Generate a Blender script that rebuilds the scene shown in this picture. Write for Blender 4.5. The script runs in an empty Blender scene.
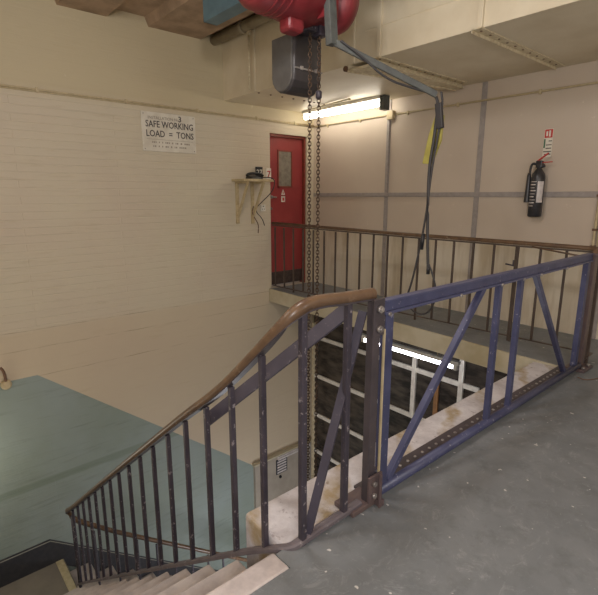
import bpy, bmesh, math, random
from mathutils import Vector, Matrix
random.seed(7)
S = bpy.context.scene
COL = S.collection
PI = math.pi
V = Vector

# ------------------------------------------------------------------ materials
def lin(c):
    return tuple(((x/255)/12.92 if x/255 <= .04045 else ((x/255+.055)/1.055)**2.4) for x in c) + (1,)

class NT:
    def __init__(s, name):
        s.m = bpy.data.materials.new(name); s.m.use_nodes = True
        s.t = s.m.node_tree; s.n = s.t.nodes; s.l = s.t.links
        s.b = s.n['Principled BSDF']
        s.tc = s.n.new('ShaderNodeTexCoord')
    def new(s, k, **kw):
        n = s.n.new(k)
        for a, v in kw.items():
            setattr(n, a, v)
        return n
    def put(s, sock, v):
        if isinstance(v, bpy.types.NodeSocket): s.l.new(v, sock)
        elif v is not None: sock.default_value = v
    def math(s, op, a, b=None, c=None, clamp=False):
        n = s.new('ShaderNodeMath', operation=op, use_clamp=clamp)
        s.put(n.inputs[0], a); s.put(n.inputs[1], b)
        if c is not None: s.put(n.inputs[2], c)
        return n.outputs[0]
    def noise(s, scale, detail=4, rough=.6, vec=None, stretch=None, dist=0):
        n = s.new('ShaderNodeTexNoise')
        n.inputs['Scale'].default_value = scale; n.inputs['Detail'].default_value = detail
        n.inputs['Roughness'].default_value = rough; n.inputs['Distortion'].default_value = dist
        v = vec or s.tc.outputs['Object']
        if stretch:
            mp = s.new('ShaderNodeMapping'); mp.inputs['Scale'].default_value = stretch
            s.l.new(v, mp.inputs[0]); v = mp.outputs[0]
        s.l.new(v, n.inputs['Vector'])
        return n.outputs['Fac']
    def ramp(s, fac, lo, hi):
        n = s.new('ShaderNodeMapRange'); n.clamp = True
        s.put(n.inputs[0], fac); n.inputs[1].default_value = lo; n.inputs[2].default_value = hi
        return n.outputs[0]
    def mix(s, fac, a, b, mode='MIX'):
        n = s.new('ShaderNodeMix', data_type='RGBA', blend_type=mode)
        s.put(n.inputs[0], fac)
        s.put(n.inputs[6], a); s.put(n.inputs[7], b)
        return n.outputs[2]
    def xyz(s):
        n = s.new('ShaderNodeSeparateXYZ'); s.l.new(s.tc.outputs['Object'], n.inputs[0])
        return n.outputs
    def bump(s, h, strength=.3, dist=.01):
        n = s.new('ShaderNodeBump'); n.inputs['Strength'].default_value = strength
        n.inputs['Distance'].default_value = dist; s.l.new(h, n.inputs['Height'])
        s.l.new(n.outputs[0], s.b.inputs['Normal'])
    def color(s, c): s.put(s.b.inputs['Base Color'], c)
    def rough(s, v): s.put(s.b.inputs['Roughness'], v)

def simple(name, c, c2=None, rough=.55, metal=0, scale=20, bump=0, stretch=None, lo=.4, hi=.65, spec=None):
    t = NT(name)
    if c2:
        f = t.ramp(t.noise(scale, stretch=stretch), lo, hi)
        t.color(t.mix(f, lin(c), lin(c2)))
    else: t.color(lin(c))
    t.rough(rough); t.b.inputs['Metallic'].default_value = metal
    if spec is not None: t.b.inputs['Specular IOR Level'].default_value = spec
    if bump: t.bump(t.noise(scale*3), bump, .004)
    return t.m

# left wall: cream painted brick, smoother bands, stepped blue-green dado
def left_wall_mat():
    t = NT('painted_brick_wall'); x, y, z = t.xyz()
    cmb = t.new('ShaderNodeCombineXYZ'); t.l.new(y, cmb.inputs[0]); t.l.new(z, cmb.inputs[1])
    br = t.new('ShaderNodeTexBrick'); t.l.new(cmb.outputs[0], br.inputs['Vector'])
    br.inputs['Scale'].default_value = 1; br.inputs['Brick Width'].default_value = 1.9
    br.inputs['Row Height'].default_value = .076; br.inputs['Mortar Size'].default_value = .006
    br.inputs['Mortar Smooth'].default_value = .6; br.inputs['Bias'].default_value = 0
    br.inputs['Color1'].default_value = (1,1,1,1); br.inputs['Color2'].default_value = (.95,.95,.95,1); br.inputs['Mortar'].default_value = (0,0,0,1)
    big = t.noise(.9, 3); fine = t.noise(9, 5); streak = t.noise(3, 5, stretch=(1, .8, 9))
    cream = t.mix(t.ramp(big, .35, .7), lin((206,196,173)), lin((202,188,168)))
    cream = t.mix(t.math('MULTIPLY', t.ramp(streak, .58, .74), .35), cream, lin((176,158,124)))
    # greyer smooth band above the conduit
    up = t.ramp(z, 2.2, 2.34)
    cream = t.mix(t.math('MULTIPLY', up, .8), cream, lin((196,182,148)))
    # below the seam
    dn = t.ramp(z, -.02, -.06)
    cream = t.mix(t.math('MULTIPLY', dn, .5), cream, lin((200,182,154)))
    # seams
    def seam(z0, w=.006):
        wob = t.math('ADD', z, t.math('MULTIPLY', t.math('SUBTRACT', t.noise(4, 4), .5), .03))
        d = t.math('ABSOLUTE', t.math('SUBTRACT', wob, z0))
        return t.math('MULTIPLY', t.ramp(d, w, 0.0), t.ramp(t.noise(2.3, 3, stretch=(1,1,.1)), .42, .6))
    for z0 in (-.035, -.53, -.23):
        cream = t.mix(t.math('MULTIPLY', seam(z0), .65), cream, lin((130,110,82)))
    # bare patches showing pale plaster
    cream = t.mix(t.math('MULTIPLY', t.ramp(t.noise(5.5, 6, .7), .69, .73), .6), cream, lin((224,214,190)))
    # dado
    dl = t.math('SUBTRACT', -.518, t.math('MULTIPLY', t.math('MAXIMUM', t.math('SUBTRACT', y, .905), 0), .803))
    isd = t.math('LESS_THAN', z, dl)
    teal = t.mix(t.ramp(t.noise(1.3, 3), .35, .65), lin((138,150,140)), lin((146,158,154)))
    teal = t.mix(t.math('MULTIPLY', t.ramp(streak, .55, .75), .35), teal, lin((100,112,100)))
    # older green band edge parallel to the stair
    pd = t.math('ABSOLUTE', t.math('ADD', t.math('SUBTRACT', z, -1.72), t.math('MULTIPLY', t.math('SUBTRACT', y, 1.6), -.02)))
    teal = t.mix(t.math('MULTIPLY', t.ramp(pd, .05, .03), .45), teal, lin((104,120,100)))
    col = t.mix(isd, cream, teal)
    t.color(col); t.rough(.62)
    ismid = t.math('MULTIPLY', t.math('GREATER_THAN', z, -.03), t.math('LESS_THAN', z, 2.27))
    amp = t.math('ADD', t.math('MULTIPLY', ismid, .75), .12)
    h = t.math('ADD', t.math('MULTIPLY', t.math('MULTIPLY', br.outputs['Color'], amp), .5), t.math('MULTIPLY', fine, .4))
    h = t.math('ADD', h, t.math('MULTIPLY', streak, .5))
    t.bump(h, .6, .010)
    return t.m

def far_wall_mat():
    t = NT('pinkish_board_wall'); x, y, z = t.xyz()
    base = t.mix(t.ramp(t.noise(1.1, 3), .35, .65), lin((200,186,170)), lin((193,178,162)))
    base = t.mix(t.math('MULTIPLY', t.ramp(t.noise(12, 6, .7), .66, .72), .5), base, lin((222,212,196)))
    low = t.ramp(z, .86, .80)
    lowc = t.mix(t.ramp(t.noise(2.2, 4, stretch=(3.5, 1, .5)), .45, .65), lin((216,206,188)), lin((192,178,154)))
    c = t.mix(low, base, lowc)
    t.color(c); t.rough(.5); t.bump(t.noise(14, 4), .12, .006)
    return t.m

def floor_mat():
    t = NT('worn_floor_paint')
    a = t.mix(t.ramp(t.noise(1.6, 5, .65), .3, .7), lin((105,109,112)), lin((130,133,135)))
    a = t.mix(t.math('MULTIPLY', t.ramp(t.noise(8, 6, .75), .5, .75), .6), a, lin((92,95,96)))
    scr = t.noise(6, 8, .85, stretch=(1.6, 1, 1), dist=2.4)
    a = t.mix(t.math('MULTIPLY', t.ramp(scr, .54, .68), .55), a, lin((160,162,162)))
    a = t.mix(t.ramp(t.noise(22, 2), .70, .73), a, lin((206,204,200)))
    t.color(a); t.rough(.55); t.bump(t.noise(25, 5), .15, .004)
    return t.m

def ledge_mat():
    t = NT('whitewashed_streaked_concrete')
    a = t.mix(t.ramp(t.noise(5, 6, .75), .35, .62), lin((184,178,180)), lin((216,212,214)))
    a = t.mix(t.ramp(t.noise(16, 6, .8), .58, .66), a, lin((150,140,142)))
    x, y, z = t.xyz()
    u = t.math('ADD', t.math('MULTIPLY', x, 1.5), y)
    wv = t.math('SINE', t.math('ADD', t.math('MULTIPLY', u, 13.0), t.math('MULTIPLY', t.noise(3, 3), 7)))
    streaks = t.math('MULTIPLY', t.ramp(wv, .45, .95), t.ramp(t.noise(9, 5, .7), .3, .6))
    a = t.mix(t.math('MULTIPLY', streaks, .8), a, lin((158,134,84)))  # yellow-brown diagonal streaks over the whitewash
    t.color(a); t.rough(.6); t.bump(t.noise(18, 6), .35, .006)
    return t.m

def wood_mat(name, c1, c2, rough=.4):
    t = NT(name)
    n = t.noise(6, 5, .6, stretch=(2, 2, 2), dist=.8)
    a = t.mix(t.ramp(n, .35, .65), lin(c1), lin(c2))
    a = t.mix(t.math('MULTIPLY', t.ramp(t.noise(24, 4), .62, .72), .5), a, lin((170,150,130)))
    t.color(a); t.rough(rough); t.bump(t.noise(40, 3), .1, .002)
    return t.m

def chipped(name, c, c2, chip=(150,140,140), rough=.42, amt=.66, scale=28):
    t = NT(name)
    a = t.mix(t.ramp(t.noise(7, 4), .35, .65), lin(c), lin(c2))
    a = t.mix(t.ramp(t.noise(scale, 5, .7), amt, amt+.05), a, lin(chip))
    t.color(a); t.rough(rough); t.bump(t.noise(30, 4), .2, .003)
    return t.m

def emit(name, c, strength):
    t = NT(name); t.color(lin((255,255,255)))
    t.b.inputs['Emission Color'].default_value = c + (1,); t.b.inputs['Emission Strength'].default_value = strength
    return t.m

M = {}
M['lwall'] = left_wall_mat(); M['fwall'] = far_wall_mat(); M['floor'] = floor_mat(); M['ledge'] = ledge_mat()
M['duct'] = simple('duct_cream', (220,208,182), (210,196,168), .5, scale=2.5, bump=.05)
M['ductbar'] = simple('flange_cream', (218,206,176), (190,172,138), .5, scale=30)
M['strip'] = simple('joint_strip', (158,150,146), (146,138,134), .5)
M['conc'] = simple('concrete_pink', (176,150,124), (150,128,104), .9, scale=5, bump=.6)
M['step'] = simple('step_concrete', (192,184,180), (168,160,158), .8, scale=9, bump=.3)
M['slab'] = simple('slab_face_cream', (196,188,166), (172,160,130), .8, scale=2.2, bump=.2)
M['wood'] = wood_mat('handrail_wood', (112,88,66), (92,70,54), .35)
M['iron'] = chipped('dark_iron', (56,51,60), (70,64,74), (140,132,136), amt=.6, scale=36)
M['ironplain'] = chipped('dark_iron_far', (72,60,54), (84,72,66), (120,108,100), amt=.72)
M['post'] = chipped('post_iron', (64,58,62), (80,72,76), (130,120,118), amt=.68)
M['brail'] = chipped('worn_rail_iron', (96,88,94), (112,104,108), (150,142,144), .5, amt=.62)
M['blue'] = chipped('blue_gate_paint', (60,63,94), (76,79,110), (150,148,160), amt=.63, scale=34)
M['bluetop'] = chipped('blue_grey_gate_paint', (70,74,108), (84,86,112), (150,146,146), amt=.66)
M['railbrown'] = chipped('brown_post_paint', (104,88,84), (90,76,80), (140,126,116), amt=.7)
M['flat'] = chipped('flat_bar_iron', (64,60,72), (76,72,84), (124,118,124), amt=.62)
M['bolt'] = simple('worn_bolt', (176,170,166), (120,112,110), .35, .5)
M['red'] = chipped('hoist_red', (112,32,38), (132,44,50), (180,130,122), .45, amt=.7)
M['door'] = simple('door_red', (156,60,60), (144,52,54), .38, scale=3)
M['kick'] = simple('kick_dark', (74,62,60), (92,80,76), .35, .3)
M['frame'] = simple('frame_brownred', (138,62,50), (120,60,46), .5)
M['glassgrey'] = simple('wired_glass', (140,132,118), (120,112,102), .2)
M['grey'] = chipped('bin_grey', (82,80,78), (96,94,92), (150,146,140), .5, amt=.72, scale=14)
M['greyd'] = chipped('bin_dark', (58,54,56), (70,66,66), (150,146,140), .45, amt=.72, scale=14)
M['chain'] = simple('chain_steel', (98,78,62), (60,50,46), .4, .6)
M['cable'] = simple('cable_grey', (60,58,60), None, .5)
M['arm'] = simple('arm_grey', (88,92,90), (76,78,77), .45)
M['yellow'] = simple('yellow_sleeve', (176,168,88), (160,150,74), .45)
M['beam'] = simple('beam_blue', (104,132,142), (92,118,130), .5, scale=6)
M['pipe'] = simple('pipe_grey', (150,140,118), (132,120,98), .5, scale=6)
M['cond'] = simple('conduit_cream', (196,180,146), (180,164,130), .45)
M['band'] = simple('skirting_dark', (52,54,60), (62,62,66), .5)
M['bandl'] = simple('skirting_line', (150,150,140), None, .6)
M['landing'] = simple('landing_dark', (122,116,106), (134,128,116), .6, scale=3)
M['yel'] = simple('nosing_yellow', (196,186,154), (172,162,130), .6, scale=12)
M['white'] = simple('white_paint', (226,222,212), (206,200,190), .5, scale=12)
M['dglass'] = simple('dark_glass', (44,40,38), (84,76,68), .2, scale=3, stretch=(1,1,3))
M['brownwood'] = simple('brown_wood', (150,108,66), (128,92,56), .6, scale=12)
M['greypaint'] = simple('grey_dado', (172,163,150), (156,147,134), .6, scale=3)
M['sign'] = simple('sign_white', (222,216,202), (206,198,182), .4, scale=6)
M['ink'] = simple('ink', (66,58,56), None, .6)
M['inkfaint'] = simple('ink_faint', (150,138,124), None, .6)
M['shelf'] = wood_mat('raw_wood', (198,182,146), (178,158,120), .7)
M['black'] = simple('black_plastic', (30,30,34), (42,42,46), .4)
M['ext'] = simple('extinguisher_black', (42,42,46), (58,56,60), .3)
M['label'] = simple('paper_label', (214,208,206), (196,188,186), .5)
M['rd'] = simple('sign_red', (190,56,50), None, .5)
M['gn'] = simple('sign_green', (70,110,84), None, .5)
M['nos'] = simple('nosing_light', (204,194,190), (178,168,166), .8, scale=10, bump=.25)
M['copper'] = simple('stub_brown', (120,88,66), (96,74,58), .6)
M['tube'] = emit('tube_glow', (1, .93, .80), 11)
M['tube2'] = emit('tube_glow_cool', (.93, .92, 1), 14)
M['ceil'] = simple('ceiling_paint', (190,176,150), None, .9)
M['rwall'] = simple('room_wall_paint', (205,192,165), None, .9)

# ------------------------------------------------------------------ mesh helpers
def rot_to(d):
    d = V(d).normalized()
    return V((0,0,1)).rotation_difference(d).to_matrix()

class MB:
    def __init__(s): s.b = bmesh.new()
    def hexa(s, pts, smooth=False):
        v = [s.b.verts.new(p) for p in pts]
        for f in ((0,3,2,1),(4,5,6,7),(0,1,5,4),(1,2,6,5),(2,3,7,6),(3,0,4,7)):
            s.b.faces.new([v[i] for i in f])
        return s
    def box(s, x0, x1, y0, y1, z0, z1):
        return s.hexa([(x0,y0,z0),(x1,y0,z0),(x1,y1,z0),(x0,y1,z0),(x0,y0,z1),(x1,y0,z1),(x1,y1,z1),(x0,y1,z1)])
    def bar(s, a, b, w, h, side):
        """rectangular bar a->b; w across `side` vector, h across the other normal"""
        a, b = V(a), V(b); d = (b-a).normalized(); u = V(side)
        u = (u - d*u.dot(d)).normalized(); n = d.cross(u)
        q = [(-w/2,-h/2),(w/2,-h/2),(w/2,h/2),(-w/2,h/2)]
        return s.hexa([a+u*i+n*j for i,j in q] + [b+u*i+n*j for i,j in q])
    def cyl(s, a, b, r, r2=None, n=16):
        a, b = V(a), V(b); r2 = r if r2 is None else r2
        R = rot_to(b-a)
        A = [s.b.verts.new(a + R @ V((r*math.cos(2*PI*i/n), r*math.sin(2*PI*i/n), 0))) for i in range(n)]
        B = [s.b.verts.new(b + R @ V((r2*math.cos(2*PI*i/n), r2*math.sin(2*PI*i/n), 0))) for i in range(n)]
        for i in range(n):
            f = s.b.faces.new([A[i], A[(i+1)%n], B[(i+1)%n], B[i]]); f.smooth = True
        s.b.faces.new(A[::-1]); s.b.faces.new(B)
        return s
    def lathe(s, a, d, prof, n=24):
        a = V(a); R = rot_to(d); rings = []
        for h, r in prof:
            rings.append([s.b.verts.new(a + R @ V((r*math.cos(2*PI*i/n), r*math.sin(2*PI*i/n), h))) for i in range(n)])
        for A, B in zip(rings, rings[1:]):
            for i in range(n):
                f = s.b.faces.new([A[i], A[(i+1)%n], B[(i+1)%n], B[i]]); f.smooth = True
        s.b.faces.new(rings[0][::-1]); s.b.faces.new(rings[-1])
        return s
    def sweep(s, pts, prof, up=(0,0,1), smooth=True):
        """profile (side, up) swept along a polyline"""
        pts = [V(p) for p in pts]; rings = []; last = None
        for i, p in enumerate(pts):
            d = ((pts[min(i+1, len(pts)-1)]-p).normalized() + (p-pts[max(i-1,0)]).normalized()).normalized()
            u = V(up) - d*V(up).dot(d)
            if u.length < .05: u = last or V((1,0,0))
            u.normalize(); last = u
            sd = d.cross(u)
            rings.append([s.b.verts.new(p + sd*a + u*b) for a, b in prof])
        n = len(prof)
        for A, B in zip(rings, rings[1:]):
            for i in range(n):
                f = s.b.faces.new([A[i], A[(i+1)%n], B[(i+1)%n], B[i]]); f.smooth = smooth
        s.b.faces.new(rings[0][::-1]); s.b.faces.new(rings[-1])
        return s
    def tube(s, pts, r, n=8):
        return s.sweep(pts, [(r*math.cos(2*PI*i/n), r*math.sin(2*PI*i/n)) for i in range(n)])
    def prism(s, poly, vec):
        vec = V(vec); A = [s.b.verts.new(p) for p in poly]; B = [s.b.verts.new(V(p)+vec) for p in poly]
        n = len(poly)
        s.b.faces.new(A[::-1]); s.b.faces.new(B)
        for i in range(n): s.b.faces.new([A[i], A[(i+1)%n], B[(i+1)%n], B[i]])
        return s
    def torus(s, c, R, r, M3, sx=1., n=10, k=5):
        rings = []
        for i in range(n):
            a = 2*PI*i/n; ring = []
            for j in range(k):
                b = 2*PI*j/k
                p = V(((R+r*math.cos(b))*math.cos(a), (R+r*math.cos(b))*math.sin(a)*sx, r*math.sin(b)))
                ring.append(s.b.verts.new(V(c)+M3 @ p))
            rings.append(ring)
        for i in range(n):
            A, B = rings[i], rings[(i+1)%n]
            for j in range(k):
                f = s.b.faces.new([A[j], B[j], B[(j+1)%k], A[(j+1)%k]]); f.smooth = True
        return s
    def build(s, name, m, parent=None, bevel=0, seg=2):
        bmesh.ops.recalc_face_normals(s.b, faces=s.b.faces[:])
        me = bpy.data.meshes.new(name); s.b.to_mesh(me); s.b.free()
        o = bpy.data.objects.new(name, me); COL.objects.link(o)
        me.materials.append(M[m] if isinstance(m, str) else m)
        if parent is not None:
            o.parent = parent
            o.matrix_parent_inverse = world_of(parent).inverted()
        if bevel:
            md = o.modifiers.new('bevel', 'BEVEL'); md.width = bevel; md.segments = seg; md.limit_method = 'ANGLE'
            md.angle_limit = math.radians(50)
        return o

def world_of(o):
    m = Matrix.LocRotScale(o.location, o.rotation_euler, o.scale)
    return m if o.parent is None else world_of(o.parent) @ o.matrix_parent_inverse @ m

def tag(o, label=None, cat=None, group=None, kind=None):
    if label: o['label'] = label
    if cat: o['category'] = cat
    if group: o['group'] = group
    if kind: o['kind'] = kind
    return o
def thing(name, label, cat, loc, group=None):
    o = bpy.data.objects.new(name, None); COL.objects.link(o); o.location = loc
    o.empty_display_size = .05
    return tag(o, label, cat, group)
def struct(o): o['kind'] = 'structure'; return o

def text(s, size, m, origin, right, up, name, parent, depth=.001, align='CENTER', bold=0, sx=1.0):
    cu = bpy.data.curves.new('txt', 'FONT'); cu.body = s; cu.size = size; cu.align_x = align; cu.extrude = depth; cu.offset = bold
    cu.resolution_u = 2
    t = bpy.data.objects.new('txt', cu); COL.objects.link(t)
    dg = bpy.context.evaluated_depsgraph_get(); dg.update()
    me = bpy.data.meshes.new_from_object(t.evaluated_get(dg))
    bpy.data.objects.remove(t)
    r, u = V(right), V(up); n = r.cross(u)
    mt = Matrix(((r.x*sx, u.x, n.x, origin[0]), (r.y*sx, u.y, n.y, origin[1]), (r.z*sx, u.z, n.z, origin[2]), (0,0,0,1)))
    me.transform(mt); me.name = name
    o = bpy.data.objects.new(name, me); COL.objects.link(o); me.materials.clear(); me.materials.append(M[m])
    o.parent = parent; o.matrix_parent_inverse = world_of(parent).inverted()
    return o

def lerp(pts, x):
    for (x0, z0), (x1, z1) in zip(pts, pts[1:]):
        if (x0 >= x >= x1) or (x0 <= x <= x1): return z0 + (z1-z0)*(x-x0)/(x1-x0)
    return pts[-1][1] if abs(x-pts[-1][0]) < abs(x-pts[0][0]) else pts[0][1]

# ------------------------------------------------------------------ setting
LW = -5.2; FW = 4.77; BOT = -5.4; TOP = 3.4
b = MB()
b.box(LW-.3, LW, -.75, 3.97, BOT, TOP).box(LW-.3, LW, 3.97, 4.64, BOT, 0).box(LW-.3, LW, 3.97, 4.64, 2.12, TOP).box(LW-.3, LW, 4.64, FW+.2, BOT, TOP)
struct(b.build('wall_left', 'lwall'))
b = MB().box(LW, 2.7, FW, FW+.2, -.18, TOP); struct(b.build('wall_far', 'fwall'))
struct(MB().box(LW, -1.3, FW, FW+.2, BOT, -.18).build('wall_lower_far', 'slab'))
struct(MB().box(LW, -1.19, -.75, -.45, BOT, TOP).build('wall_stair', 'rwall'))
struct(MB().box(-1.19, -.99, -3.2, -.75, -.2, TOP).build('wall_near', 'rwall'))
struct(MB().box(2.5, 2.7, -3.2, FW, -.2, TOP).build('wall_right', 'rwall'))
struct(MB().box(-.99, 2.5, -3.4, -3.2, -.2, TOP).build('wall_back', 'rwall'))
struct(MB().box(-1.3, -1.19, .96, 3.75, BOT, -.34).build('wall_under_ledge', 'slab'))
# floors
struct(MB().box(-1.175, 2.5, .945, FW, -.2, 0).box(-1.175, -1.09, .90, .945, -.2, 0).box(-1.09, 2.5, -.45, .945, -.2, 0).box(-.99, 2.5, -3.2, -.45, -.2, 0).prism([(LW, 3.95, -.17), (-1.175, 3.78, -.17), (-1.175, FW, -.17), (LW, FW, -.17)], (0,0,.17)).build('floor', 'floor'))
struct(MB().box(LW, -1.19, -.45, FW, BOT-.1, BOT).build('floor_lower', 'landing'))
# ceiling
struct(MB().box(LW, 2.5, -3.2, FW, 3.155, TOP).build('ceiling', 'conc'))
for i, (y0, y1) in enumerate(((-.6,-.1), (.5,1.05), (1.42,1.95), (2.32,3.02))):
    b = MB(); t = .035
    b.prism([(LW, y0, 3.155), (LW, y0+t, 3.065), (LW, y1-t, 3.065), (LW, y1, 3.155)], (4.2,0,0))
    struct(b.build('trim_%d' % (i+1), 'conc'))
# far landing edge beam and whitewashed ledge
struct(MB().prism([(LW, 3.92, -.185), (-1.175, 3.75, -.185), (-1.175, 3.78, -.185), (LW, 3.95, -.185)], (0,0,.185)).build('trim_5', 'slab', bevel=.006))
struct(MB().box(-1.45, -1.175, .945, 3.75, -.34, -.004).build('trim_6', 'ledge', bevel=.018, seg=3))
# baseboard band on the left wall (follows the lower flight)
def wallpoly(yz, x0, x1): return [(x0, y, z) for y, z in yz]
S2 = .80
def band(z0, z1, t, m, name):
    yb = .82; ye = 4.0
    poly = [(-.45, z1), (yb, z1), (ye, z1-(ye-yb)*S2), (ye, z0-(ye-yb)*S2), (yb, z0), (-.45, z0)]
    return struct(MB().prism([(LW, y, z) for y, z in poly], (t,0,0)).build(name, m))
band(-2.75, -2.44, .012, 'band', 'baseboard_left')
band(-2.462, -2.452, .016, 'bandl', 'trim_7')
# grey painted casing on the left wall, lower level
struct(MB().box(LW, LW+.05, 3.58, FW, BOT, -2.655).build('trim_8', 'greypaint'))
struct(MB().box(LW, LW+.075, 3.55, FW, -2.655, -2.63).build('trim_9', 'slab'))

# joint strips on the far wall
k = 10
for x in (-3.83, -2.61, -1.35, -.1, 1.15):
    struct(MB().box(x-.028, x+.028, FW-.012, FW, 0.0, 2.43).build('trim_%d' % k, 'strip', bevel=.003)); k += 1
struct(MB().box(LW+.02, 2.5, FW-.016, FW-.002, 1.285, 1.335).build('trim_%d' % k, 'strip', bevel=.003)); k += 1

# ------------------------------------------------------------------ red door
door = MB().box(LW-.12, LW-.08, 3.985, 4.625, .03, 2.085).build('door_1', 'door', bevel=.004); struct(door)
b = MB().box(LW-.14, LW-.03, 3.97, 3.995, 0, 2.12).box(LW-.14, LW-.03, 4.615, 4.64, 0, 2.12).box(LW-.14, LW-.03, 3.97, 4.64, 2.085, 2.12)
b.build('door_frame', 'frame', door)
MB().box(LW-.08, LW-.074, 4.0, 4.61, .03, .215).build('kick_plate', 'kick', door)
w = MB().box(LW-.083, LW-.07, 4.16, 4.18, 1.41, 1.92).box(LW-.083, LW-.07, 4.405, 4.425, 1.41, 1.92).box(LW-.083, LW-.07, 4.16, 4.425, 1.41, 1.43).box(LW-.083, LW-.07, 4.16, 4.425, 1.90, 1.92).build('window_bead', 'frame', door)
MB().box(LW-.082, LW-.078, 4.18, 4.405, 1.43, 1.90).build('window_pane', 'glassgrey', door)
b = MB().prism([(LW-.078, 4.22, 1.31), (LW-.078, 4.29, 1.31), (LW-.078, 4.255, 1.385)], (.003,0,0)).box(LW-.078, LW-.075, 4.222, 4.29, 1.21, 1.29)
b.build('door_notice', 'white', door)
MB().box(LW-.076, LW-.073, 4.24, 4.272, 1.228, 1.27).prism([(LW-.0755, 4.243, 1.325), (LW-.0755, 4.267, 1.325), (LW-.0755, 4.255, 1.36)], (.002,0,0)).build('notice_symbol', 'rd', door)
MB().cyl((LW-.08, 4.04, 1.28), (LW-.055, 4.04, 1.28), .022).cyl((LW-.055, 4.04, 1.28), (LW-.055, 4.12, 1.275), .009).cyl((LW-.08, 4.04, 1.12), (LW-.07, 4.04, 1.12), .018).build('door_handle', 'bolt', door)
# reveal head light strip
# ------------------------------------------------------------------ flight 1
RIS = 2.75/14
st = thing('concrete_staircase', 'pale concrete steps going down from the grey upper floor to the dark half landing', 'stairs', (-1.19, .2, -2.75))
for i in range(14):
    x1 = -1.19 - .25*(i-1); z = -RIS*i
    if i == 0:
        MB().box(-1.19, -1.09, -.45, .90, -.24, .002).build('nosing', 'nos', st, bevel=.01); continue
    b = MB().hexa([(x1-.25, -.45, z-RIS-.05), (x1+.02, -.45, z-RIS-.05+.02), (x1+.02, .9, z-RIS-.03), (x1-.25, .9, z-RIS-.05),
                   (x1-.25, -.45, z), (x1, -.45, z), (x1, .9, z), (x1-.25, .9, z)])
    b.build('step', 'step', st, bevel=.008)
b = MB().prism([(-1.19, .9, -.2), (-4.45, .9, -2.76), (-4.45, .9, -2.98), (-1.19, .9, -.5)], (0,.02,0)); b.build('string_board', 'slab', st)
half = struct(MB().box(LW, -4.44, -.45, .93, -2.95, -2.75).build('floor_half_landing', 'landing'))
# ------------------------------------------------------------------ flight 2
st2 = thing('lower_staircase', 'lower flight of steps descending along the blue green wall from the half landing', 'stairs', (-4.87, .93, -4.9))
MB().box(LW+.013, -4.5, .845, .92, -2.79, -2.742).build('nosing', 'yel', st2, bevel=.006)['label'] = 'pale yellow nosing strip'
for i in range(1, 13):
    y0 = .95+.245*(i-1); z = -2.75-.196*i
    MB().box(LW+.013, -4.5, y0, y0+.25, z-.22, z).build('step', 'step', st2, bevel=.006)
MB().prism([(-4.5, .95, -2.8), (-4.5, 3.9, -5.15), (-4.5, 3.9, -5.35), (-4.5, .95, -3.1)], (.03,0,0)).build('string_board', 'band', st2)

# ------------------------------------------------------------------ stair balustrade (near)
def crail(w=.046, h=.036):
    return [(-w/2, -h*.45), (-w/2, h*.1), (-w*.38, h*.42), (-w*.15, h*.55), (w*.15, h*.55), (w*.38, h*.42), (w/2, h*.1), (w/2, -h*.45)]
def smooth(pts, it=2):
    pts = [V(p) for p in pts]
    for _ in range(it):
        q = [pts[0]]
        for a, c in zip(pts, pts[1:]): q += [a*.75+c*.25, a*.25+c*.75]
        q.append(pts[-1]); pts = q
    return pts
YB = .93
bal = thing('stair_balustrade', 'dark iron stair balustrade with brown wooden handrail curving down beside the pale steps', 'balustrade', (-1.15, .95, 0))
RAIL = [(-1.322,.733), (-1.58,.508), (-1.9,.28), (-2.378,-.083), (-3.3,-.785), (-4.35,-1.59)]
path = [(-1.15,1.37,.93), (-1.15,1.2,.935), (-1.15,1.06,.945), (-1.14,.97,.93), (-1.19,YB,.855)] + [(x,YB,z) for x,z in RAIL] + \
       [(-4.60,YB,-1.775), (-4.72,YB,-1.85), (-4.74,YB+.03,-1.94), (-4.70,YB+.08,-2.0), (-4.58,1.10,-2.02), (-4.55,1.22,-2.11), (-4.55,1.35,-2.23), (-4.55,2.7,-3.31), (-4.55,3.4,-3.87)]
MB().sweep(smooth(path, 3), crail()).build('handrail', 'wood', bal)
flat = [(x, y, z-.019) for x, y, z in path]
MB().sweep(smooth(flat, 3), [(-.02,-.006), (-.02,.006), (.02,.006), (.02,-.006)], smooth=False).build('core_rail', 'post', bal)
def strz(x): return -.140 - .783*(-1.389-x)
spath = [(-1.15,1.33,.028), (-1.15,1.1,.022), (-1.15,1.0,.018), (-1.16,.96,.005), (-1.22,YB,-.02), (-1.389,YB,-.140)] + [(x,YB,strz(x)) for x in (-1.9,-2.6,-3.4,-4.3)] + [(-4.58,YB,strz(-4.58)-.01)]
MB().sweep(smooth(spath, 2), [(-.018,-.010), (-.018,.005), (-.010,.010), (.010,.010), (.018,.005), (.018,-.010)], smooth=False).build('bottom_rail', 'brail', bal)
for k in range(15):
    x = -1.281-.2125*k
    MB().bar((x, YB, strz(x)), (x, YB, lerp([(-1.19,.855)]+RAIL, x)-.03), .022, .022, (1,0,0)).build('baluster', 'iron', bal, bevel=.003)
MB().bar((-1.15, 1.01, -.02), (-1.15, 1.01, .92), .026, .026, (1,0,0)).build('baluster', 'iron', bal, bevel=.005)
MB().bar((-1.15, 1.235, .01), (-1.15, 1.235, .91), .026, .026, (1,0,0)).build('baluster', 'iron', bal, bevel=.005)
MB().bar((-4.47, YB, strz(-4.47)), (-4.47, YB, -1.71), .022, .022, (1,0,0)).build('baluster', 'iron', bal, bevel=.003)
MB().cyl((-4.575, YB+.01, -2.75), (-4.575, YB+.01, -1.84), .016).build('newel', 'iron', bal)
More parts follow.
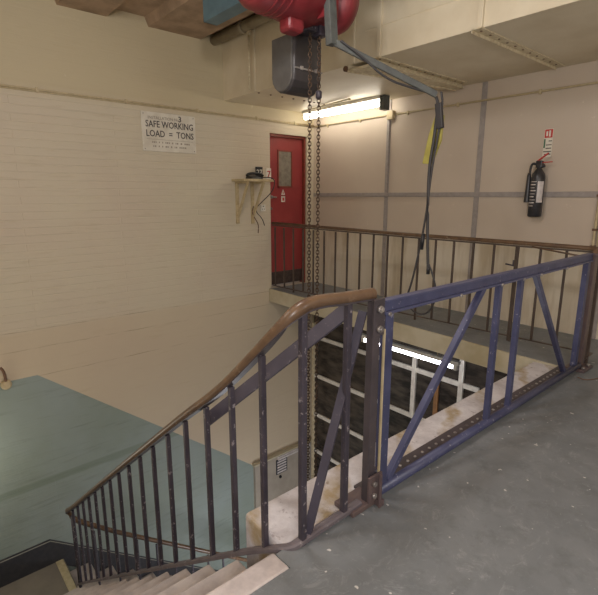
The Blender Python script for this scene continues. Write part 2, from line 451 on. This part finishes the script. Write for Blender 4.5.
for k in range(9):   # lower flight
    y = 1.12+.215*k
    MB().bar((-4.55, y, -2.80-(y-.95)*.80), (-4.55, y, -2.08-(y-1.1)*.80), .020, .020, (1,0,0)).build('baluster', 'iron', bal, bevel=.003)
# flat bracing bars
MB().bar((-1.175, 1.25, .875), (-1.79, .965, .27), .008, .07, (.45,.89,0)).build('brace', 'flat', bal)
MB().bar((-1.165, 1.335, .86), (-1.155, 1.03, .0), .034, .012, (1,.4,0)).build('brace', 'flat', bal)

# ------------------------------------------------------------------ gate posts
gp = thing('gate_post', 'dark iron post with bolted plates at the handrail end of the blue gate', 'post', (-1.15, 1.39, 0))
MB().box(-1.165, -1.13, 1.358, 1.402, .0, .90).build('upright', 'post', gp, bevel=.003)
MB().box(-1.130, -1.118, 1.348, 1.412, .76, .91).build('head_plate', 'post', gp, bevel=.003)
MB().box(-1.128, -1.12, 1.416, 1.424, .1, .78).build('edge_strip', 'cond', gp)
p = MB().box(-1.122, -1.11, 1.345, 1.43, .03, .15).box(-1.15, -1.09, 1.395, 1.425, -.0, .03).build('foot_plate', 'railbrown', gp, bevel=.003)
MB().box(-1.23, -1.12, 1.26, 1.42, 0, .022).box(-1.10, -1.088, 1.39, 1.405, 0, .16).build('base_plate', 'railbrown', gp, bevel=.004)
for z in (.87, .79):
    MB().cyl((-1.118, 1.378, z), (-1.106, 1.378, z), .015, n=6).cyl((-1.106,1.378,z), (-1.10,1.378,z), .009, n=10).build('bolt', 'bolt', gp)
for y, z in ((1.375,.115), (1.375,.06)):
    MB().cyl((-1.11, y, z), (-1.10, y, z), .012, n=6).build('bolt', 'bolt', gp)
gp2 = thing('gate_post', 'wide brown iron post at the far end of the blue gate by the wall', 'post', (-1.15, 3.86, 0))
MB().box(-1.185, -1.125, 3.80, 3.87, .04, .865).build('upright', 'railbrown', gp2, bevel=.004)
MB().box(-1.22, -1.08, 3.74, 3.93, 0, .02).build('base_plate', 'railbrown', gp2, bevel=.004)
for x, y in ((-1.10,3.78), (-1.10,3.89)): MB().cyl((x,y,.02), (x,y,.034), .013, n=6).build('bolt', 'bolt', gp2)
MB().box(-1.19, -1.11, 3.79, 3.88, .865, .885).build('cap', 'railbrown', gp2, bevel=.003)

# ------------------------------------------------------------------ blue gate
GX = -1.15
g = thing('hoist_gate', 'blue steel gate with slanted braces closing the opening beneath the red hoist', 'gate', (GX, 2.6, 0))
MB().box(GX-.022, GX+.018, 1.435, 3.79, .832, .845).box(GX-.022, GX+.018, 1.435, 3.79, .885, .893).box(GX-.022, GX-.014, 1.435, 3.79, .84, .89).build('top_rail', 'bluetop', g, bevel=.002)
MB().box(GX-.012, GX+.01, 1.437, 3.79, .846, .884).build('rail_web', 'blue', g)
MB().sweep([(GX+.01, 1.43, .038), (GX+.01, 3.79, .038)], [(.024*math.cos(2*PI*i/12), .024*math.sin(2*PI*i/12)) for i in range(12)]).build('bottom_rail', 'blue', g)
MB().bar((GX, 1.468, .05), (GX, 1.468, .84), .03, .05, (1,0,0)).build('stile', 'blue', g, bevel=.003)
MB().bar((GX, 3.72, .05), (GX, 3.72, .84), .036, .05, (1,0,0)).build('stile', 'blue', g, bevel=.003)
for y0, y1 in ((2.405,2.412), (2.665,2.672)):
    MB().bar((GX, y0, .05), (GX, y1, .84), .03, .034, (1,0,0)).build('upright_bar', 'blue', g, bevel=.003)
MB().bar((GX, 1.51, .06), (GX, 2.24, .84), .03, .032, (1,0,0)).build('diagonal_brace', 'blue', g, bevel=.003)
MB().bar((GX, 2.86, .84), (GX, 3.52, .06), .03, .032, (1,0,0)).build('diagonal_brace', 'blue', g, bevel=.003)
for z in (.12, .80):
    MB().cyl((GX+.006, 1.43, z-.03), (GX+.006, 1.43, z+.03), .012).build('hinge', 'iron', g)
for y in (1.46, 2.0, 2.41, 2.67, 2.9, 3.3): MB().cyl((GX+.006, y, .834), (GX+.024, y, .834), .009, n=6).build('bolt', 'bolt', g)
# riveted floor angle
ra = MB().box(-1.262, -1.172, 1.42, 3.78, -.006, .008).build('riveted_edge_angle', 'post', None)
tag(ra, 'dark riveted angle strip along the ledge under the blue gate', 'edge strip')
y = 1.46
while y < 3.76:
    MB().lathe((-1.222, y, .008), (0,0,1), [(0,.009), (.004,.008), (.006,.003)], n=8).build('rivet', 'bolt', ra); y += .062

# ------------------------------------------------------------------ far landing balustrade
fb = thing('landing_balustrade', 'long dark railing with brown wooden handrail along the far landing edge', 'balustrade', (-3.2, 4.12, 0))
def YFx(x): return 4.0+.13*(x-LW)/(-1.3-LW)
YF = 4.13
fp = [(LW+.005, YFx(LW), .925), (-3, YFx(-3), .90), (-1.3, YF, .893), (-1.19, YF-.02, .893), (-1.15, YF-.09, .893), (-1.15, 3.95, .893), (-1.15, 3.89, .893)]
MB().sweep([fp[0]]+smooth(fp[1:], 3), crail(.048, .034)).build('handrail', 'wood', fb)
MB().sweep([(LW+.005, YFx(LW), .895), (-3, YFx(-3), .872), (-1.16, YF, .865)], [(-.015,-.006), (-.015,.006), (.015,.006), (.015,-.006)], smooth=False).build('core_rail', 'ironplain', fb)
MB().sweep([(LW+.005, YFx(LW), .04), (-1.16, YF, .05), (-1.15, 3.9, .05)], [(-.012,-.005), (-.012,.005), (.012,.005), (.012,-.005)], smooth=False).build('bottom_rail', 'ironplain', fb)
k = 0; x = -5.10
for i in range(20):
    x = -5.345+.2055*i; x = x*YFx(x)/4.15; YF = YFx(x)
    if x < LW+.03: continue
    if x > -1.2: break
    z0 = -.0 if i % 5 == 2 else .05
    MB().bar((x, YF, z0), (x, YF, .87), .018, .018, (1,0,0)).build('baluster', 'ironplain', fb, bevel=.002)
YF = 4.13
MB().bar((-1.815, YF-.03, .0), (-1.815, YF-.03, .87), .016, .016, (1,0,0)).build('baluster', 'ironplain', fb)
MB().bar((-1.15, 4.0, .0), (-1.15, 4.0, .87), .022, .022, (1,0,0)).build('baluster', 'ironplain', fb, bevel=.002)
MB().cyl((-1.92, YF-.02, .70), (-1.83, YF-.02, .69), .007).cyl((-1.85, YF-.02, .69), (-1.85, YF-.02, .74), .008).build('latch', 'iron', fb)
MB().cyl((-1.70, YF-.03, .872), (-1.2, YF-.03, .815), .007).build('stay_rod', 'wood', fb)

# ------------------------------------------------------------------ ventilation duct
dz = 2.433; dy = 3.27
du = thing('ventilation_duct', 'large cream rectangular ventilation duct running under the ceiling along the far wall', 'duct', (-3, 4, dz))
MB().box(LW, 2.5, dy, FW, dz, 3.155).build('duct_body', 'duct', du, bevel=.004)
for x in (-4.54, -2.76, -1.86):
    MB().box(x-.02, x+.02, dy-.02, dy, dz, 3.155).build('seam_strip', 'duct', du, bevel=.003)
MB().box(-3.055, -3.03, dy-.02, dy, dz, 3.155).build('seam_strip', 'duct', du, bevel=.003)
def flange(x, y0, y1, holes, nm='flange'):
    b = MB().box(x-.036, x-.030, y0, y1, dz-.03, dz).box(x-.036, x+.036, y0, y1, dz-.008, dz)
    f = b.build(nm, 'ductbar', du)
    y = y0+.06
    while y < y1-.04:
        MB().cyl((x+.004, y, dz-.012), (x+.004, y, dz-.007), .009, n=8).build('bolt', 'copper', f); y += .13
flange(-1.875, dy-.03, 4.70, 1); flange(-2.78, dy-.03, 4.66, 1)
y = dy+.05
while y < 4.6: MB().lathe((-4.54, y, dz), (0,0,-1), [(0,.014), (.008,.01)], n=8).build('bolt', 'copper', du); y += .17
b = MB().hexa([(-3.10,dy-.02,dz-.05), (-2.78,dy-.02,dz-.05), (-2.79,4.66,dz-.05), (-2.87,4.66,dz-.05), (-3.10,dy-.02,dz-.036), (-2.78,dy-.02,dz-.036), (-2.79,4.66,dz-.036), (-2.87,4.66,dz-.036)])
b.build('flap_plate', 'ductbar', du, bevel=.003)
MB().bar((-3.10,dy-.02,dz-.03), (-2.88,4.66,dz-.03), .012, .06, (1,0,0)).build('flap_edge', 'ductbar', du)
MB().cyl((-3.12,dy-.035,dz-.03), (-3.12,dy+.02,dz-.03), .024).build('roller_end', 'copper', du)
MB().box(-2.92, -1.9, dy-.006, dy, 2.665, 2.672).build('seam', 'duct', du)
# pipe in the corner above the duct
pp = thing('ceiling_pipe', 'fat grey brown pipe under the ceiling above the duct edge', 'pipe', (-3, 3.16, 3.05))
MB().cyl((LW, 3.16, 3.085), (-.5, 3.16, 3.085), .055, n=24).build('pipe', 'pipe', pp)
MB().cyl((-4.62, 3.16, 3.085), (-4.56, 3.16, 3.085), .066, n=24).build('collar', 'pipe', pp)
MB().cyl((-4.54, 3.195, 2.44), (-4.54, 3.195, 3.04), .011).box(-4.56, -4.52, 3.18, 3.21, 3.0, 3.05).build('hanger_rod', 'ductbar', pp)
MB().cyl((LW, 3.06, 3.13), (-.5, 3.06, 3.13), .02, n=12).build('thin_pipe', 'copper', pp)
# runway beam
rb = thing('runway_beam', 'pale blue painted overhead beam carrying the red hoist', 'beam', (-2.6, 2.5, 2.9))
MB().box(-4.15, -.9, 2.42, 2.56, 2.86, 2.885).box(-4.15, -.9, 2.475, 2.505, 2.885, 3.05).box(-4.15, -.9, 2.42, 2.56, 3.045, 3.07).build('beam', 'beam', rb)
MB().box(-4.15, -4.14, 2.42, 2.56, 2.86, 3.07).box(-4.15, -3.2, 2.422, 2.43, 2.875, 3.06).build('end_plate', 'beam', rb)

# ------------------------------------------------------------------ hoist
HX = -2.6
ho = thing('chain_hoist', 'red electric chain hoist with grey chain bin and two hanging chains', 'hoist', (HX, 2.45, 2.86))
MB().lathe((HX, 1.83, 2.66), (0,1,0), [(0,.14), (.02,.20), (.06,.225), (.25,.23), (.3,.24), (.5,.24), (.54,.22), (.6,.21)], n=32).build('motor_housing', 'red', ho)
MB().lathe((HX, 2.42, 2.62), (0,1,0), [(0,.17), (.06,.17), (.065,.205), (.17,.205), (.22,.18), (.27,.11), (.275,.05), (.30,.04)], n=32).build('end_cover', 'red', ho)
b = MB().box(HX-.06, HX+.06, 2.11, 2.25, 2.35, 2.6); b.build('gearbox', 'red', ho, bevel=.03, seg=3)
fin = MB()
for i in range(5): fin.lathe((HX, 1.96+.05*i, 2.66), (0,1,0), [(0,.229), (.008,.236), (.016,.229)], n=32)
fin.build('cooling_fins', 'red', ho)
MB().box(HX-.03, HX+.03, 2.43, 2.55, 2.80, 2.855).box(HX-.16, HX+.16, 2.38, 2.40, 2.80, 2.93).box(HX-.16, HX+.16, 2.40, 2.58, 2.835, 2.858).build('trolley_bracket', 'red', ho, bevel=.006)
for s in (-1, 1):
    MB().cyl((HX+s*.10, 2.405, 2.918), (HX+s*.10, 2.465, 2.918), .03).build('trolley_wheel', 'iron', ho)
# chain bin: U profile
def upro(x0, x1, zt, zb, y):
    r = (x1-x0)/2*.95; pts = [(x0, y, zt), (x1, y, zt+.0)]
    cx = (x0+x1)/2
    for i in range(9):
        a = -PI/2*0 - PI*i/8
        pts.append((cx+(x1-cx)*math.cos(a), y, zb+r+r*math.sin(a)))
    return pts
MB().prism(upro(-2.975, -2.72, 2.425, 2.035, 2.30), (0,.275,0)).build('chain_bin', 'greyd', ho, bevel=.02, seg=3)
MB().prism(upro(-2.962, -2.732, 2.415, 2.045, 2.288), (0,.02,0)).build('bin_face', 'grey', ho, bevel=.008)
MB().box(-2.722, -2.712, 2.31, 2.57, 2.185, 2.195).build('bin_seam', 'bolt', ho)
for y in (2.37, 2.51): MB().box(-2.73, -2.708, y-.011, y+.011, 2.18, 2.205).build('bin_clip', 'bolt', ho)
MB().box(-2.80, -2.60, 2.33, 2.52, 2.41, 2.46).box(-2.65, -2.58, 2.42, 2.50, 2.39, 2.46).build('chain_guide', 'iron', ho, bevel=.008)
def chain(x, y, z1, z0, name, rr=.012):
    b = MB(); z = z1; i = 0; p = .025
    while z > z0:
        ang = PI/4 + (PI/2 if i % 2 else 0)
        R = Matrix.Rotation(ang, 3, 'Z') @ Matrix.Rotation(PI/2, 3, 'X')
        b.torus((x, y, z), .0115, .0036, R, sx=1.5, n=10, k=5)
        z -= p; i += 1
    return b.build(name, 'chain', ho)
chain(-2.645, 2.385, 2.42, -2.6, 'chain')
c2 = chain(-2.625, 2.455, 2.42, -2.6, 'chain')
MB().lathe((-2.625, 2.455, 1.98), (0,0,1), [(0,.012), (.01,.022), (.05,.024), (.06,.012)], n=12).build('chain_joiner', 'iron', c2)
MB().lathe((-2.64, 2.41, -2.78), (0,0,1), [(0,.02), (.02,.05), (.15,.055), (.19,.03)], n=16).tube([(-2.64,2.41,-2.78), (-2.64,2.41,-2.84), (-2.60,2.41,-2.90), (-2.64,2.41,-2.96), (-2.69,2.41,-2.92)], .015).build('load_hook', 'iron', ho)
# cable arm
ho2 = MB()
ho2.bar((-2.40, 2.335, 2.54), (-2.385, 2.345, 2.265), .055, .065, (1,0,0))
ho2.bar((-2.385, 2.345, 2.29), (-1.99, 2.98, 1.985), .028, .042, (.64,-.76,0))
ho2.build('cable_arm', 'arm', ho, bevel=.004)
MB().box(-2.50, -2.41, 2.31, 2.43, 2.44, 2.60).build('arm_bracket', 'red', ho, bevel=.008)
MB().tube(smooth([(-2.34,2.38,2.29), (-2.26,2.50,2.20), (-2.18,2.66,2.07), (-2.08,2.84,2.02), (-2.0,2.97,1.99)], 2), .008).build('power_cable', 'cable', ho)
# pendant cables
pc = thing('pendant_cable', 'dark control cables with yellow sleeve dangling from the end of the hoist arm', 'cable', (-2.0, 2.99, 1.97))
ar = (-2.0, 2.99, 1.975)
def tb(pts, r, nm, m='cable', it=2): return MB().tube(smooth(pts, it), r).build(nm, m, pc)
tb([ar, (-1.985,3,1.93), (-2.0,3,1.7), (-2.03,3,1.5), (-2.02,3,1.2), (-2.0,3,.9), (-1.985,3,.75)], .011, 'cable')
tb([(-1.96,2.99,2.0), (-1.945,3,1.92), (-1.97,3,1.72), (-2.01,3,1.45), (-2.03,3,1.15), (-2.08,3.0,.85), (-2.13,3,.62), (-2.165,3,.52)], .008, 'cable')
tb([(-2.165,3,.52), (-2.15,3,.44), (-2.08,3,.40), (-1.99,3,.40), (-1.92,3,.48), (-1.90,3,.60), (-1.95,3,.74), (-1.985,3,.80)], .007, 'cable')
MB().bar((-1.975,2.99,1.93), (-1.955,3,1.76), .05, .03, (1,0,0)).build('clamp', 'cable', pc, bevel=.006)
MB().cyl((-2.055,3,.90), (-2.045,3,1.02), .014).cyl((-1.985,3.0,.72), (-1.985,3,.78), .014).build('connector', 'black', pc)
MB().prism([(-2.015,3.012,1.845), (-1.945,3.012,1.85), (-1.955,3.012,1.68), (-2.02,3.012,1.52), (-2.10,3.012,1.53), (-2.06,3.012,1.72)], (0,.02,0)).build('yellow_sleeve', 'yellow', pc, bevel=.004)

# ------------------------------------------------------------------ upper light
fl = thing('fluorescent_light', 'lit fluorescent batten mounted under the duct near the far wall', 'light', (-4.4, 4.5, 2.43))
MB().box(-5.10, -3.68, 4.45, 4.57, 2.395, 2.433).build('housing', 'white', fl, bevel=.004)
MB().cyl((-5.08, 4.50, 2.355), (-3.72, 4.50, 2.355), .036, n=16).build('tube', 'tube', fl)
MB().box(-3.73, -3.66, 4.45, 4.55, 2.27, 2.43).build('end_box', 'arm', fl, bevel=.004)
MB().tube([(-4.9,4.40,2.415), (-4.05,4.28,2.415), (-4.0,4.24,2.40)], .011).build('feed_pipe', 'cond', fl)
# ------------------------------------------------------------------ conduits
c = thing('conduit', 'thin cream conduit with clips running along the left brick wall above the sign', 'conduit', (LW, 2, 2.28))
MB().tube([(LW+.012, -.44, 2.279), (LW+.012, 4.76, 2.279)], .010).tube([(LW+.01, -.44, 2.262), (LW+.01, 4.76, 2.262)], .006).build('pipe', 'cond', c)
for y in (.35, 1.2, 2.05, 2.9, 3.75, 4.4): MB().box(LW, LW+.026, y-.012, y+.012, 2.255, 2.30).build('clip', 'cond', c, bevel=.003)
c = thing('conduit', 'thin conduit with clips crossing the far wall above the extinguisher', 'conduit', (-2, FW, 2.25))
MB().tube([(LW+.03, FW-.014, 2.26), (2.45, FW-.014, 2.24)], .010).build('pipe', 'cond', c)
for x in (-4.9, -4.3, -3.55, -2.9, -2.05, -1.2, -.3): MB().box(x-.012, x+.012, FW-.028, FW, 2.228, 2.272).build('clip', 'cond', c, bevel=.003)
MB().box(-3.83, -3.74, FW-.06, FW, 2.20, 2.30).build('junction_box', 'cond', c, bevel=.006)
MB().box(-3.835, -3.805, FW-.03, FW-.012, 1.34, 2.22).build('drop_strip', 'strip', c)
c = thing('conduit', 'upright cream conduit at the right edge behind the railing', 'conduit', (-1.46, FW, 0))
MB().tube([(-1.44, FW-.02, .02), (-1.44, FW-.02, 1.40)], .012).build('pipe', 'cond', c)
for z in (.3, .85, 1.0, 1.3): MB().box(-1.46, -1.42, FW-.036, FW, z-.01, z+.01).build('clip', 'copper', c)
MB().tube([(-1.41, FW-.02, .02), (-1.41, FW-.02, 1.40), (-1.41, FW-.02, 1.9)], .007).build('pipe', 'cond', c)

# ------------------------------------------------------------------ warning sign
sg = thing('load_sign', 'white board lettered SAFE WORKING LOAD TONS on the cream brick wall', 'sign', (LW, 2.53, 2.0))
MB().box(LW, LW+.016, 2.20, 2.855, 1.785, 2.205).build('board', 'sign', sg, bevel=.006)
sx = LW+.0172; R, U = (0,1,0), (0,0,1)
text('SAFE WORKING', .098, 'ink', (sx, 2.535, 2.045), R, U, 'lettering', sg, bold=.001, sx=.82)
text('LOAD  =  TONS', .098, 'ink', (sx, 2.535, 1.945), R, U, 'lettering', sg, bold=.001, sx=.84)
text('3', .085, 'ink', (sx, 2.66, 2.125), R, U, 'lettering', sg, bold=.0015)
text('INSTALLATION No', .044, 'inkfaint', (sx, 2.46, 2.13), R, U, 'lettering', sg)
b = MB()
for z, y0, y1 in ((1.885,2.31,2.76), (1.842,2.32,2.74)):
    y = y0
    while y < y1:
        w = random.uniform(.008,.02); b.box(sx-.001, sx, y, y+w, z-.009, z+.009); y += w+random.choice((.008,.01,.03))
b.box(sx-.001, sx, 2.25, 2.82, 1.914, 1.917)
b.build('small_print', 'inkfaint', sg)
for y in (2.225, 2.83):
    for z in (1.81, 2.18): MB().cyl((sx-.001,y,z), (sx+.002,y,z), .006, n=8).build('screw', 'bolt', sg)

# ------------------------------------------------------------------ shelf
sh = thing('wall_shelf', 'small raw wood shelf on two triangular brackets beside the red door', 'shelf', (LW, 3.63, 1.5))
MB().box(LW, LW+.28, 3.345, 3.83, 1.475, 1.505).build('shelf_board', 'shelf', sh, bevel=.003)
for y in (3.42, 3.66):
    br = MB().box(LW, LW+.022, y-.022, y+.022, .94 if y < 3.5 else .93, 1.475).build('bracket', 'shelf', sh)
    MB().bar((LW+.022, y, 1.03), (LW+.27, y, 1.47), .02, .035, (0,1,0)).box(LW+.02, LW+.27, y-.012, y+.012, 1.45, 1.475).build('strut', 'shelf', br)
ph = thing('telephone', 'black telephone lying on the small wooden shelf', 'telephone', (LW+.1, 3.66, 1.505))
MB().hexa([(LW+.03,3.53,1.505), (LW+.18,3.53,1.505), (LW+.18,3.72,1.505), (LW+.03,3.72,1.505), (LW+.05,3.55,1.56), (LW+.16,3.55,1.53), (LW+.16,3.70,1.53), (LW+.05,3.70,1.56)]).build('base', 'black', ph, bevel=.01)
MB().tube(smooth([(LW+.12,3.50,1.548), (LW+.12,3.53,1.572), (LW+.12,3.62,1.582), (LW+.12,3.72,1.575), (LW+.12,3.76,1.552)], 2), .017, n=10).build('handset', 'black', ph)
MB().tube(smooth([(LW+.17,3.72,1.53), (LW+.25,3.78,1.53), (LW+.30,3.82,1.50), (LW+.26,3.82,1.36), (LW+.12,3.74,1.22), (LW+.05,3.70,1.15), (LW+.03,3.70,1.08), (LW+.03,3.80,1.0), (LW+.03,3.84,.90)], 3), .006).build('cord', 'cable', ph)
nb = thing('number_card', 'black card with white number 27 standing behind the telephone', 'card', (LW+.04, 3.78, 1.505))
MB().box(LW+.02, LW+.035, 3.71, 3.82, 1.505, 1.67).build('card', 'black', nb, bevel=.003)
text('27', .095, 'white', (LW+.0362, 3.765, 1.57), R, U, 'number', nb, bold=.001)
nb = thing('number_card', 'white card with red number 7 at the door end of the shelf', 'card', (LW+.12, 3.89, 1.505))
MB().box(LW+.20, LW+.212, 3.745, 3.825, 1.505, 1.645).build('card', 'white', nb, bevel=.003)
text('7', .12, 'rd', (LW+.213, 3.785, 1.53), R, U, 'number', nb, bold=.001)
so = thing('wall_socket', 'small white socket on the wall below the wooden shelf', 'socket', (LW, 3.82, 1.14))
MB().box(LW, LW+.02, 3.79, 3.87, 1.09, 1.18).build('plate', 'white', so, bevel=.005)
MB().cyl((LW+.02,3.83,1.155), (LW+.023,3.83,1.155), .008).cyl((LW+.02,3.815,1.12), (LW+.023,3.815,1.12), .006).cyl((LW+.02,3.845,1.12), (LW+.023,3.845,1.12), .006).build('pin_holes', 'black', so)
co = MB().tube(smooth([(LW+.03,3.66,1.16), (LW+.035,3.63,1.08), (LW+.03,3.68,1.0), (LW+.03,3.74,.92), (LW+.03,3.73,.80)], 3), .006).build('power_lead', 'copper')
tag(co, 'short brown cord hanging from the right shelf bracket', 'cord')

# ------------------------------------------------------------------ fire extinguisher
ex = thing('fire_extinguisher', 'black fire extinguisher with a white label hung on the far wall', 'fire extinguisher', (-1.995, FW-.09, 1.1))
ey = FW-.085; exx = -1.955
MB().lathe((exx, ey, 1.10), (0,0,1), [(0,.055), (.012,.062), (.36,.062), (.40,.055), (.43,.035), (.45,.022), (.47,.022)], n=28).build('cylinder', 'ext', ex)
MB().box(exx-.028, exx+.028, ey-.025, ey+.025, 1.555, 1.62).cyl((exx,ey,1.56), (exx+.05,ey,1.575), .015).build('valve', 'ext', ex, bevel=.006)
MB().bar((exx-.03, ey, 1.61), (exx+.07, ey, 1.685), .022, .010, (0,1,0)).build('lever', 'rd', ex)
MB().bar((exx-.03, ey, 1.60), (exx+.11, ey, 1.605), .02, .008, (0,1,0)).build('carry_handle', 'rd', ex)
MB().tube(smooth([(exx-.02,ey,1.585), (exx-.06,ey-.01,1.60), (exx-.075,ey-.01,1.57), (exx-.078,ey-.01,1.50)], 3), .011).build('hose', 'black', ex)
MB().lathe((exx-.078, ey-.02, 1.51), (0,0,-1), [(0,.013), (.03,.018), (.10,.021), (.27,.026), (.275,.026)], n=16).build('horn', 'ext', ex)
def label_patch(a0, a1, z0, z1, m, nm, par):
    b = MB(); n = 8; r = .0635; ri = .062; P = []
    for i in range(n):
        A = a0+(a1-a0)*i/n; B = a0+(a1-a0)*(i+1)/n
        q = lambda a, rr, z: (exx+rr*math.cos(a), ey+rr*math.sin(a), z)
        b.hexa([q(A,ri,z0), q(A,r,z0), q(B,r,z0), q(B,ri,z0), q(A,ri,z1), q(A,r,z1), q(B,r,z1), q(B,ri,z1)])
    return b.build(nm, m, par)
label_patch(-1.15, -.25, 1.235, 1.43, 'label', 'paper_label', ex)
for i in range(9): label_patch(-2.4, -1.55+.1*(i % 3), 1.20+.028*i, 1.206+.028*i+.003*(i%2), 'label', 'lettering', ex)
MB().box(exx-.03, exx+.03, ey+.02, FW, 1.35, 1.40).build('wall_bracket', 'iron', ex)
es = thing('safety_notice', 'small tall notice with red symbol above green text over the extinguisher', 'sign', (-1.94, FW, 1.78))
MB().box(-1.975, -1.895, FW-.004, FW, 1.655, 1.91).build('panel', 'sign', es)
yy = FW-.0045
MB().box(-1.97,-1.90, yy-.001, yy, 1.83, 1.905).build('red_square', 'rd', es)
MB().box(-1.957,-1.942, yy-.002, yy, 1.845, 1.89).box(-1.932,-1.917, yy-.002, yy, 1.84, 1.895).build('symbol', 'white', es)
b = MB()
for z, m0 in ((1.80,-1.93), (1.765,-1.95), (1.735,-1.95), (1.705,-1.97), (1.68,-1.96)): b.box(m0, -1.90, yy-.001, yy, z-.004, z+.004)
b.build('text_lines', 'ink', es)
MB().box(-1.972,-1.958, yy-.001, yy, 1.74, 1.82).build('green_mark', 'gn', es)

# ------------------------------------------------------------------ lower level: dark window wall + tube
wy = FW-.05
gw = thing('glazed_partition', 'dark glazed partition with white grid bars on the floor below the far landing', 'partition', (-3.6, wy, BOT))
MB().box(LW+.09, -1.32, wy, FW, -3.9, -.18).build('dark_glass', 'dglass', gw)
def wb(x0, x1, z, h=.058, m='white'): MB().box(x0, x1, wy-.025, wy, z-h/2, z+h/2).build('glazing_bar', m, gw, bevel=.003)
wb(LW+.1, -2.36, -.84); wb(LW+.1, -2.7, -1.475); wb(LW+.1, -2.6, -2.135); wb(LW+.1, -2.6, -2.775); wb(LW+.1, -2.6, -3.4)
MB().box(LW+.085, LW+.135, wy-.04, wy, -3.9, -.62).build('jamb', 'ductbar', gw, bevel=.004)
for x, z0, z1 in ((-3.225,-1.475,-.62), (-2.582,-1.2,-.50)):
    MB().box(x-.03, x+.03, wy-.03, wy, z0, z1).build('mullion', 'white', gw, bevel=.003)
MB().box(-2.925, -2.865, wy-.022, wy, -1.45, -.84).build('mullion', 'brownwood', gw, bevel=.003)
t2 = thing('tube_light', 'lit bare fluorescent tube fixed below the far landing before the dark glazing', 'light', (-2.9, 4.2, -.3))
MB().cyl((-3.62, 4.2, -.445), (-2.40, 4.2, -.445), .019, n=14).build('tube', 'tube2', t2)
MB().box(-3.68, -2.34, 4.175, 4.225, -.41, -.375).box(-3.66, -3.62, 4.18, 4.22, -.47, -.38).box(-2.40, -2.36, 4.18, 4.22, -.47, -.38).build('batten', 'white', t2)
MB().cyl((-3.4,4.2,-.375), (-3.4,4.2,-.17), .006).cyl((-2.6,4.2,-.375), (-2.6,4.2,-.17), .006).build('suspension_rods', 'cond', t2)
# vertical stub pipe in the lower corner
vp = MB().tube([(LW+.12, 4.50, BOT), (LW+.12, 4.50, -.30)], .035, n=12).build('corner_pipe', 'slab')
tag(vp, 'stained cream pipe rising in the corner beside the dark glazing', 'pipe')
# wall notice below
wn = thing('wall_notice', 'small dark framed notice with pale green lines low on the grey wall', 'sign', (LW+.05, 4.0, -2.8))
MB().box(LW+.05, LW+.062, 3.97, 4.19, -2.97, -2.72).build('frame', 'band', wn, bevel=.003)
b = MB()
for i in range(5): b.box(LW+.062, LW+.064, 3.99, 4.17, -2.955+.045*i, -2.93+.045*i)
b.build('pale_lines', 'label', wn)
sb = MB().box(LW+.05, LW+.085, 4.0, 4.66, -2.72, -2.69).box(LW+.05, LW+.075, 4.0, 4.66, -2.685, -2.665).build('cable_tray', 'label')
tag(sb, 'narrow pale metal strip above the small dark notice', 'strip')
MB().cyl((LW+.05,4.05,-3.03), (LW+.07,4.05,-3.03), .022).build('push_button', 'black', wn)
# fixture at left edge
lf = thing('wall_bracket', 'small pale bracket with a dark hook at the left edge of the blue green dado', 'bracket', (LW, .61, -.5))
MB().lathe((LW, .62, -.54), (1,0,0), [(0,.05), (.03,.05), (.05,.03)], n=16).build('plate', 'cond', lf)
MB().tube(smooth([(LW+.03,.62,-.50), (LW+.04,.615,-.40), (LW+.03,.59,-.35)], 2), .014).build('hook', 'copper', lf)

# small debris on floor: thin crack line / wire near the far post
cw = MB().tube(smooth([(-1.08,3.62,.004), (-1.02,3.60,.004), (-.97,3.72,.004), (-.93,3.9,.004)], 2), .0035, n=5).build('loose_wire', 'copper')
tag(cw, 'thin dark wire lying on the grey floor by the far gate post', 'wire')

# ------------------------------------------------------------------ unseen lights: fills added for brightness, plus one overhead lamp
def area(x, y, z, sx_, sy_, power, c=(1,.93,.82), rot=(0,0,0)):
    l = bpy.data.lights.new('unseen_light', 'AREA'); l.shape = 'RECTANGLE'; l.size = sx_; l.size_y = sy_
    l.energy = power; l.color = c
    o = bpy.data.objects.new('unseen_light', l); COL.objects.link(o); o.location = (x,y,z); o.rotation_euler = rot
    return o
def unseen_point(x, y, z, power, rad=.25, c=(1,.92,.80)):
    l = bpy.data.lights.new('unseen_light', 'POINT'); l.energy = power; l.color = c; l.shadow_soft_size = rad
    o = bpy.data.objects.new('unseen_light', l); COL.objects.link(o); o.location = (x,y,z); return o
unseen_point(.8, -.6, 1.75, 150, .3, (.97,.97,1))  # added fill behind the camera, flattens the lighting, no fixture
unseen_point(1.0, 2.2, 1.7, 34, .3, (.97,.97,1))
unseen_point(-1.7, 1.1, 2.9, 60, .15, (1,.97,.96))  # overhead lamp inferred from the gate's shadow on the floor
unseen_point(-2.0, -.1, 2.0, 24, .3, (1,.97,.95))
unseen_point(-3.4, 3.0, -3.6, 60, .3, (.95,.95,1))
unseen_point(-4.8, .0, -1.2, 10, .2)
W = bpy.data.worlds.new('world'); S.world = W; W.use_nodes = True
W.node_tree.nodes['Background'].inputs[0].default_value = (.9,.9,1,1); W.node_tree.nodes['Background'].inputs[1].default_value = .2

# ------------------------------------------------------------------ camera
f = 464.0; pitch = math.atan(102/464); a = math.radians(49.2)
cam = bpy.data.cameras.new('camera'); co_ = bpy.data.objects.new('camera', cam); COL.objects.link(co_)
cam.sensor_fit = 'HORIZONTAL'; cam.sensor_width = 36; cam.lens = f*36/598; cam.clip_start = .05
co_.location = (0, 0, 1.3); co_.rotation_euler = (PI/2-pitch, 0, a)
S.camera = co_
S.view_settings.view_transform = 'Standard'; S.view_settings.look = 'None'; S.view_settings.gamma = 1
S.view_settings.exposure = 0.0; S.view_settings.use_curve_mapping = False
